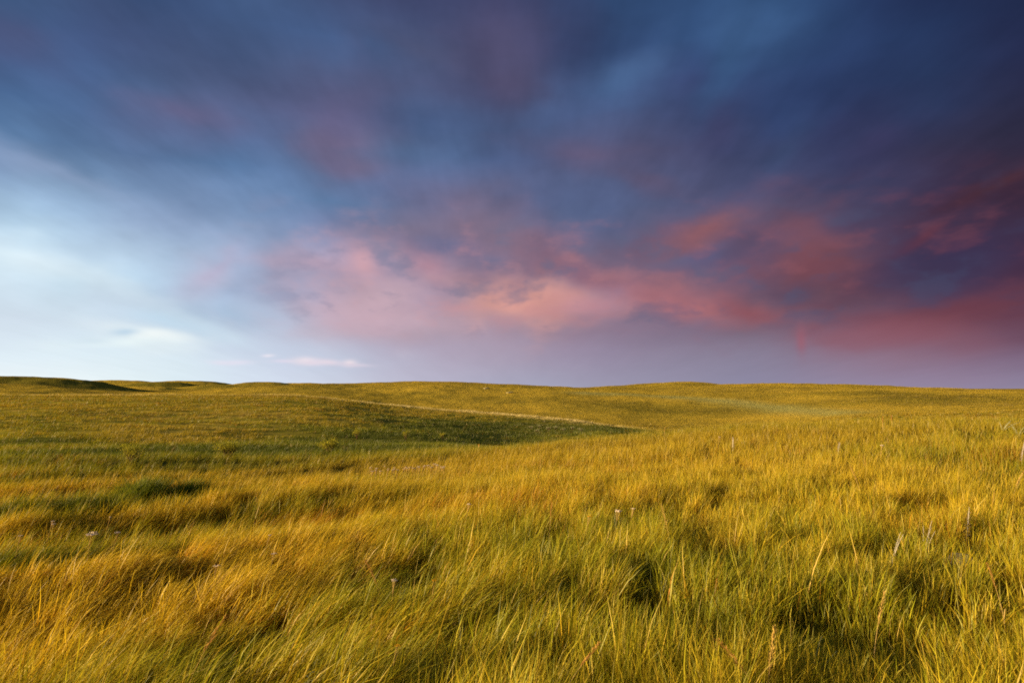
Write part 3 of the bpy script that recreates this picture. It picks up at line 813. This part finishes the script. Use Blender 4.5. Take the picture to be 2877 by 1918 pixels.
def stem_curve(h, lean, az, curl=0.5, n=9):
    pts = []
    d = Vector((math.sin(az), math.cos(az), 0))
    for i in range(n):
        t = i / (n - 1)
        pts.append(d * (h * lean * t ** (1 + curl)) + Vector((0, 0, h * t * (1 - 0.12 * lean * t))))
    return pts

def seed_stalk(px, py, h, lean, label, size=0.10, mat_=None, group=None, az=R(80), thick=1.0):
    loc, r = place(px, py, h * 0.93)
    sz = max(1.0, r / 5.0)
    # the named spot is the plume, so the base stands back against the lean
    loc = loc - Vector((math.sin(az), math.cos(az), 0)) * h * lean * 0.85
    loc.z = float(H(np.array([loc.x]), np.array([loc.y]))[0]) - 0.01
    t = thing('seed_stalk', label, 'dry grass stalk', loc, group)
    pts = stem_curve(h, lean, az, 0.9, 12)
    m = MB(); m.tube(pts, [0.0022 * sz * (1 - 0.5 * i / 11) for i in range(12)], 5); m.build('stem', MST, t, True)
    m = MB(); d = (pts[-1] - pts[-2]).normalized()
    n = 90
    for i in range(n):
        u = i / n
        p = pts[-1] + d * (u - 0.55) * size * 1.6
        rad = 0.008 * sz * thick * math.sin(PI * min(max(u, .05), .97)) + 0.002
        o = Vector((random.gauss(0, 1), random.gauss(0, 1), random.gauss(0, 1))).normalized()
        m.leaf(p + o * rad * 0.3, d * 1.6 + o * 0.8, size * 0.24, 0.0028 * sz * thick, 0.15)
    m.build('seed_head', mat_ or MPL, t)
    for i in range(2):
        m = MB(); p = pts[2 + i * 2]; a = random.uniform(0, 2*PI)
        m.leaf(p, Vector((math.sin(a)*.5, math.cos(a)*.5, 1)), h * 0.3, 0.006 * sz, 0.8)
        m.build('leaf', MST, t)
    return t

def wildflower(px, py, h, label, head=0.03, mat_=None, group=None, flat=True):
    loc, r = place(px, py, h)
    sz = max(1.0, r / 6.0)
    t = thing('wildflower', label, 'wildflower', loc, group)
    pts = stem_curve(h, random.uniform(0.05, 0.2), R(80), 0.5, 8)
    m = MB(); m.tube(pts, [0.0018 * sz] * 8, 5)
    top = pts[-1]; heads = []
    for i in range(7):
        a = 2*PI*i/7 + random.random(); q = top + Vector((math.sin(a), math.cos(a), 0)) * head * random.uniform(.35, .8) + Vector((0, 0, random.uniform(-.1, .15) * head))
        m.tube([pts[-3], (pts[-3] + q) / 2 + Vector((0, 0, -.002)), q], [0.0010 * sz] * 3, 4); heads.append(q)
    m.build('stem', MST, t, True)
    m = MB()
    for q in heads + [top]:
        for k in range(6):
            m.blob(q + Vector((random.gauss(0, 1), random.gauss(0, 1), random.uniform(0, .6))) * head * 0.22, head * 0.15, 0.6, 6, 4)
    m.build('flower_head', mat_ or MW, t)
    m = MB()
    for i in range(6):
        p = pts[1 + i % 5]; a = i * 2.4
        m.leaf(p, Vector((math.sin(a), math.cos(a), .6)), 0.05 * sz ** .5, 0.010 * sz ** .5, 0.5)
    m.build('foliage', MGL if flat else MSV, t)
    return t

def leafy_weed(px, py, h, label, n=26, mat_=None, stemmat=None, leaf=0.045, group=None, lean=0.25, spikes=3, cat='weed'):
    loc, r = place(px, py, h * 0.85)
    sz = max(1.0, r / 7.0)
    t = thing('leafy_weed', label, cat, loc, group)
    st = MB(); lf = MB()
    for s_ in range(spikes):
        a = R(80) + random.uniform(-1.3, 1.3)
        pts = stem_curve(h * random.uniform(.75, 1), lean * random.uniform(.4, 1.3), a, .6, 9)
        st.tube(pts, [0.0028 * sz * (1 - .6 * i / 8) for i in range(9)], 5)
        for i in range(n):
            u = 0.25 + 0.75 * i / n; k = min(int(u * 8), 7); p = pts[k].lerp(pts[k+1], u * 8 - k)
            b = i * 2.4 + s_
            ln = leaf * sz ** .6 * (1.15 - .75 * u)
            lf.leaf(p, Vector((math.sin(b), math.cos(b), .55)), ln, ln * .28, .4)
    st.build('stem', stemmat or MWD, t, True)
    lf.build('foliage', mat_ or MSV, t)
    return t

def shrub(px, py, w, h, label, mat_=None, group=None, n=900):
    """rounded low bush: forking twigs inside, loose leaves outside with gaps"""
    loc, r = place(px, py, 0.0)
    t = thing('shrub', label, 'bush', loc, group)
    br = MB(); lf = MB()
    tips = []
    for i in range(16):
        a = i * 2.4; q = Vector((math.sin(a), math.cos(a), 0)) * w * .5 * random.uniform(.2, .85) + Vector((0, 0, h * random.uniform(.5, .9)))
        mid_ = q * 0.5 + Vector((random.gauss(0, .04), random.gauss(0, .04), h * .08))
        br.tube([Vector((0, 0, -.02)), mid_, q], [0.02 * w, 0.012 * w, 0.005 * w], 5); tips.append(q)
        for k in range(3):
            q2 = q + Vector((random.gauss(0, .12) * w, random.gauss(0, .12) * w, random.uniform(0, .2) * h))
            br.tube([mid_, (mid_ + q2) / 2, q2], [0.008 * w, 0.006 * w, 0.003 * w], 4); tips.append(q2)
    br.build('branch', MBR, t, True)
    for i in range(n):
        c = random.choice(tips)
        p = c + Vector((random.gauss(0, .085) * w, random.gauss(0, .085) * w, random.gauss(-.04, .10) * h))
        p.z = max(p.z, 0.03)
        d = Vector((random.gauss(0, .5), random.gauss(0, .5), random.uniform(.2, 1.2)))
        lf.leaf(p, d, .085 * w, .030 * w, .3)
    lf.build('foliage', mat_ or MSH, t)
    return t

def rock(name, px, py, w, d_, h, label, colour, lift=0.0, cat='rock'):
    loc, r = place(px, py, lift)
    m = MB(); rows, k = 14, 28
    b = []
    for i in range(rows + 1):
        th = PI * i / rows
        for j in range(k):
            t = 2*PI*j/k
            p = Vector((math.sin(th)*math.cos(t), math.sin(th)*math.sin(t), math.cos(th)))
            f = 1 + 0.22 * float(fbm(p.x*3 + p.z*2, p.y*3 - p.z, 1.4, 3, 7)) 
            p = Vector((math.copysign(abs(p.x) ** .75, p.x), math.copysign(abs(p.y) ** .75, p.y), math.copysign(abs(p.z) ** .6, p.z))) * f
            m.v.append(Vector((p.x * w / 2, p.y * d_ / 2, p.z * h / 2 + h * 0.25)))
    for i in range(rows):
        for j in range(k):
            j2 = (j+1) % k; m.f.append((i*k+j, (i+1)*k+j, (i+1)*k+j2, i*k+j2))
    mm = new_mat('weathered_stone'); use(mm)
    tcn = nn('ShaderNodeTexCoord'); n1 = noise(tcn.outputs['Object'], 9 / w, 6, .65); n2 = noise(tcn.outputs['Object'], 3 / w, 3, .5)
    c = mix(smooth(n1.outputs[0], .35, .65), [v * .7 for v in colour], colour); c = mix(smooth(n2.outputs[0], .58, .68), c, (.34, .30, .12))
    ds = nn('ShaderNodeBsdfDiffuse'); L.new(c, ds.inputs[0]); bp = nn('ShaderNodeBump'); bp.inputs['Distance'].default_value = .03 * w
    L.new(n1.outputs[0], bp.inputs['Height']); L.new(bp.outputs[0], ds.inputs['Normal'])
    oo = nn('ShaderNodeOutputMaterial'); L.new(ds.outputs[0], oo.inputs[0])
    o = m.build(name, mm, None, True); o.location = loc; o.rotation_euler = (R(4), R(-5), R(12))
    o['label'] = label; o['category'] = cat
    return o

rock('rock', 2700, 1568, .25, .22, .27, 'grey half-buried rock in the grass at right', (.20, .20, .24), .16)
rock('rock_outcrop', 1366, 1092, 2.6, 2.0, .7, 'small pale stone ledge high on the middle hill', (.31, .26, .13))
rock('rock_outcrop', 1432, 1104, 3.0, 2.0, .55, 'flatter pale stone ledge lower right on the middle hill', (.29, .25, .12))

for (px, py, w, h, lab) in [
    (1002, 1234, .80, .80, 'round yellow-green bush in the hollow below the low ridge'),
    (1140, 1236, .62, .78, 'upright yellow-green bush right of the round bush in the hollow'),
    (1243, 1236, .55, .62, 'faint small bush, rightmost of the yellow-green bushes in the hollow'),
    (925, 1272, 1.15, .62, 'wide low yellow bush at the near edge of the hollow'),
    (640, 1292, 1.0, .70, 'spreading olive bush left of the wide yellow bush'),
    (368, 1302, .75, .62, 'reddish-green bush, leftmost in the hollow'),
    (965, 1216, .40, .40, 'tiny green bush behind the round yellow-green bush')]:
    shrub(px, py, w, h, lab, None, 'bushes in the hollow')
for (px, py) in [(1492,1206),(1516,1203),(1540,1209),(1562,1206),(1583,1212),(1608,1208),(1508,1216),(1632,1213)]:
    shrub(px, py, .75 * random.uniform(.8, 1.2), .45, 'grey-green sage bush low on the shaded ridge slope', MSG, 'sage bushes on the shaded slope', 420)

def tussock(px, py, n, h, spread, label):
    loc, r = place(px, py, 0.0)
    g = np.random.default_rng(n)
    ox = g.normal(0, spread, n); oy = g.normal(0, spread, n)
    c = np.array((0.14, 0.165, 0.013)) * (0.7 + 0.7 * g.random(n))[:, None]
    lean = np.clip(0.35 + np.hypot(ox, oy) / spread * 0.25 + g.normal(0, .12, n), .05, 1.2)
    baz = np.where(g.random(n) < .55, WIND + g.normal(0, .4, n), np.arctan2(ox, oy))
    o = blades('grass_tussock', label, loc.x + ox, loc.y + oy, h * (.5 + .6 * g.random(n)), np.full(n, .009) * (.7 + .6 * g.random(n)), lean, baz, 3, c, c * .7, g=g)
    del o['kind']; o['category'] = 'grass tussock'
    return o
tussock(400, 1402, 1500, .52, .20, 'dark green grass tussock in the left hollow, larger of two')
tussock(535, 1392, 900, .42, .15, 'smaller dark green grass tussock right of the larger one')

for a in [
    (612, 1612, .52, .55, 'long pale arching seed stalk at lower left', .16, MPL),
    (640, 1655, .42, .50, 'shorter golden seed stalk just below the arching one', .12, MPL),
    (1048, 1612, .42, -.25, 'reddish seed stalk leaning left beside the dark hollow', .12, MRD),
    (1868, 1450, .48, -.15, 'tan seed stalk standing in the middle right grass', .13, MPL),
    (1548, 1436, .44, .05, 'straight orange-tan seed stalk in the grass right of centre', .09, MRD),
    (2166, 1830, .44, .10, 'thick buff seed plume near the bottom edge, right of centre', .12, MPL),
    (2472, 1715, .44, .16, 'tall golden seed plume in the lower right grass', .11, MPL),
    (2070, 1835, .50, -.45, 'brown seed stalk bent left beside the thick buff plume', .12, MRD),
    (1640, 1835, .48, .45, 'orange seed stalk leaning right along the bottom of the photo', .08, MRD),
    (2400, 1330, .46, -.25, 'pale drooping seed stalk below the crest at right', .13, MPL),
    (2862, 1345, .46, .35, 'straw seed stalk bending over at the right edge', .14, MPL),
    (2790, 1620, .46, -.20, 'orange seed stalk by the half-buried rock', .10, MRD),
    (590, 1780, .52, .30, 'pinkish seed stalk standing straight in the lower left grass', .11, MRD),
    (2480, 1180, .50, .05, 'reddish seed stalk rising above the right-hand crest', .14, MRD),
    (2505, 1176, .52, .0, 'tallest reddish seed stalk on the right-hand crest', .14, MRD),
    (1868, 1206, .46, .10, 'thin seed stalk sticking up where the crest begins', .12, MPL)]:
    px, py, h, ln, lab, sz_, mt = a
    seed_stalk(px, py, h, abs(ln), lab, sz_, mt, 'seed stalks above the grass', R(80) if ln >= 0 else R(-100), 1.5 if 'thick' in lab else 1.0)

for a in [
    (247, 1497, .40, 'broad flat white flower head at left, largest white one', .060, MW),
    (312, 1492, .40, 'small whitish flower right of the broad white one', .028, MW),
    (132, 1463, .42, 'white flower, left one of a close pair far left', .026, MW),
    (142, 1471, .41, 'white flower, right one of a close pair far left', .028, MW),
    (42, 1500, .40, 'small white flower by the left edge', .022, MW),
    (295, 1450, .42, 'thin white bloom above the broad white flower', .020, MW),
    (595, 1586, .40, 'single white flower in the lower left grass', .024, MW),
    (752, 1551, .40, 'single white flower above the dark hollow', .022, MW),
    (735, 1500, .42, 'faint white flower in golden grass left of centre', .020, MW),
    (1097, 1626, .40, 'white flower at the edge of the dark hollow', .026, MW),
    (1303, 1413, .42, 'whitish flower, brightest of the centre grass', .030, MW),
    (1722, 1432, .42, 'white flower cluster on a weedy patch right of centre', .044, MW),
    (1764, 1425, .42, 'small white flower right of the white cluster', .022, MW),
    (2018, 1226, .42, 'lone whitish flower below the crest, right of centre', .040, MW),
    (2470, 1249, .42, 'pale curled flower head under the right-hand crest', .050, MW),
    (1207, 1625, .38, 'orange-yellow flower in the dark hollow', .018, MYL),
    (1085, 1806, .38, 'tiny orange-yellow flower near the bottom, left of centre', .016, MYL),
    (1638, 1447, .40, 'orange flower right of centre among brown grass', .022, MYL),
    (1343, 1248, .42, 'yellow-orange flower at the lit edge above the hollow', .060, MYL)]:
    px, py, h, lab, hd, mt = a
    wildflower(px, py, h, lab, hd, mt, 'scattered wildflowers')
for i in range(30):
    px = 1035 + 215 * ((i * 0.618) % 1); py = 1316 - (px - 1035) * 0.05 + random.uniform(-7, 7)
    wildflower(px, py, .44, 'pale flower in the drift across the golden slope', .034 * random.uniform(.7, 1.3), MW, 'pale flower drift on the golden slope')
for a in [
    (2866, 1245, .56, 'tall woolly white weed at the right edge', 44, MW, .045, .25, 2),
    (2590, 1470, .46, 'bleached branching weed at right, upper of two', 16, MW, .045, .35, 4),
    (2497, 1497, .44, 'bleached weed with spiky tips, lower left of two', 16, MW, .040, .30, 3),
    (2712, 1432, .48, 'feathery cream weed at right above the rock', 20, MW, .050, .15, 3),
    (2058, 1232, .46, 'small bleached weed behind the crest flower', 14, MW, .06, .2, 3),
    (2352, 1240, .48, 'slender white weed below the right-hand crest', 18, MW, .05, .15, 2),
    (2815, 1178, .52, 'sprawling white dead weed on the crest at far right', 12, MWD, .045, .9, 5),
    (2860, 1192, .46, 'grey dead weed beside the sprawling one, far right', 10, MWD, .045, .9, 4),
    (838, 1868, .34, 'silvery forked weed at the bottom in dark grass', 12, MSV, .050, .6, 3),
    (1115, 1642, .38, 'silvery leafed weed in the dark hollow', 14, MSV, .030, .3, 2),
    (1722, 1445, .38, 'silver-green weed under the white flower cluster', 18, MSV, .035, .35, 4),
    (1852, 1600, .36, 'bluish green weed in the dark gap at right of centre', 14, MSV, .030, .3, 2),
    (1482, 1690, .34, 'single blue-green sprig in the middle foreground', 10, MSV, .028, .2, 1),
    (2268, 1805, .34, 'green broad-leafed weed near the bottom right', 12, MGL, .060, .5, 2),
    (2140, 1472, .38, 'silvery weed in the dark patch right of centre', 14, MSV, .030, .3, 2),
    (190, 1560, .38, 'rust-brown dead weed in the left grass stripe', 12, MRD, .03, .2, 2)]:
    px, py, h, lab, n_, mt, lf_, ln, sp = a
    leafy_weed(px, py, h, lab, n_, mt, MWD if mt is MW else MSV, lf_, 'weeds among the grass', ln, sp)
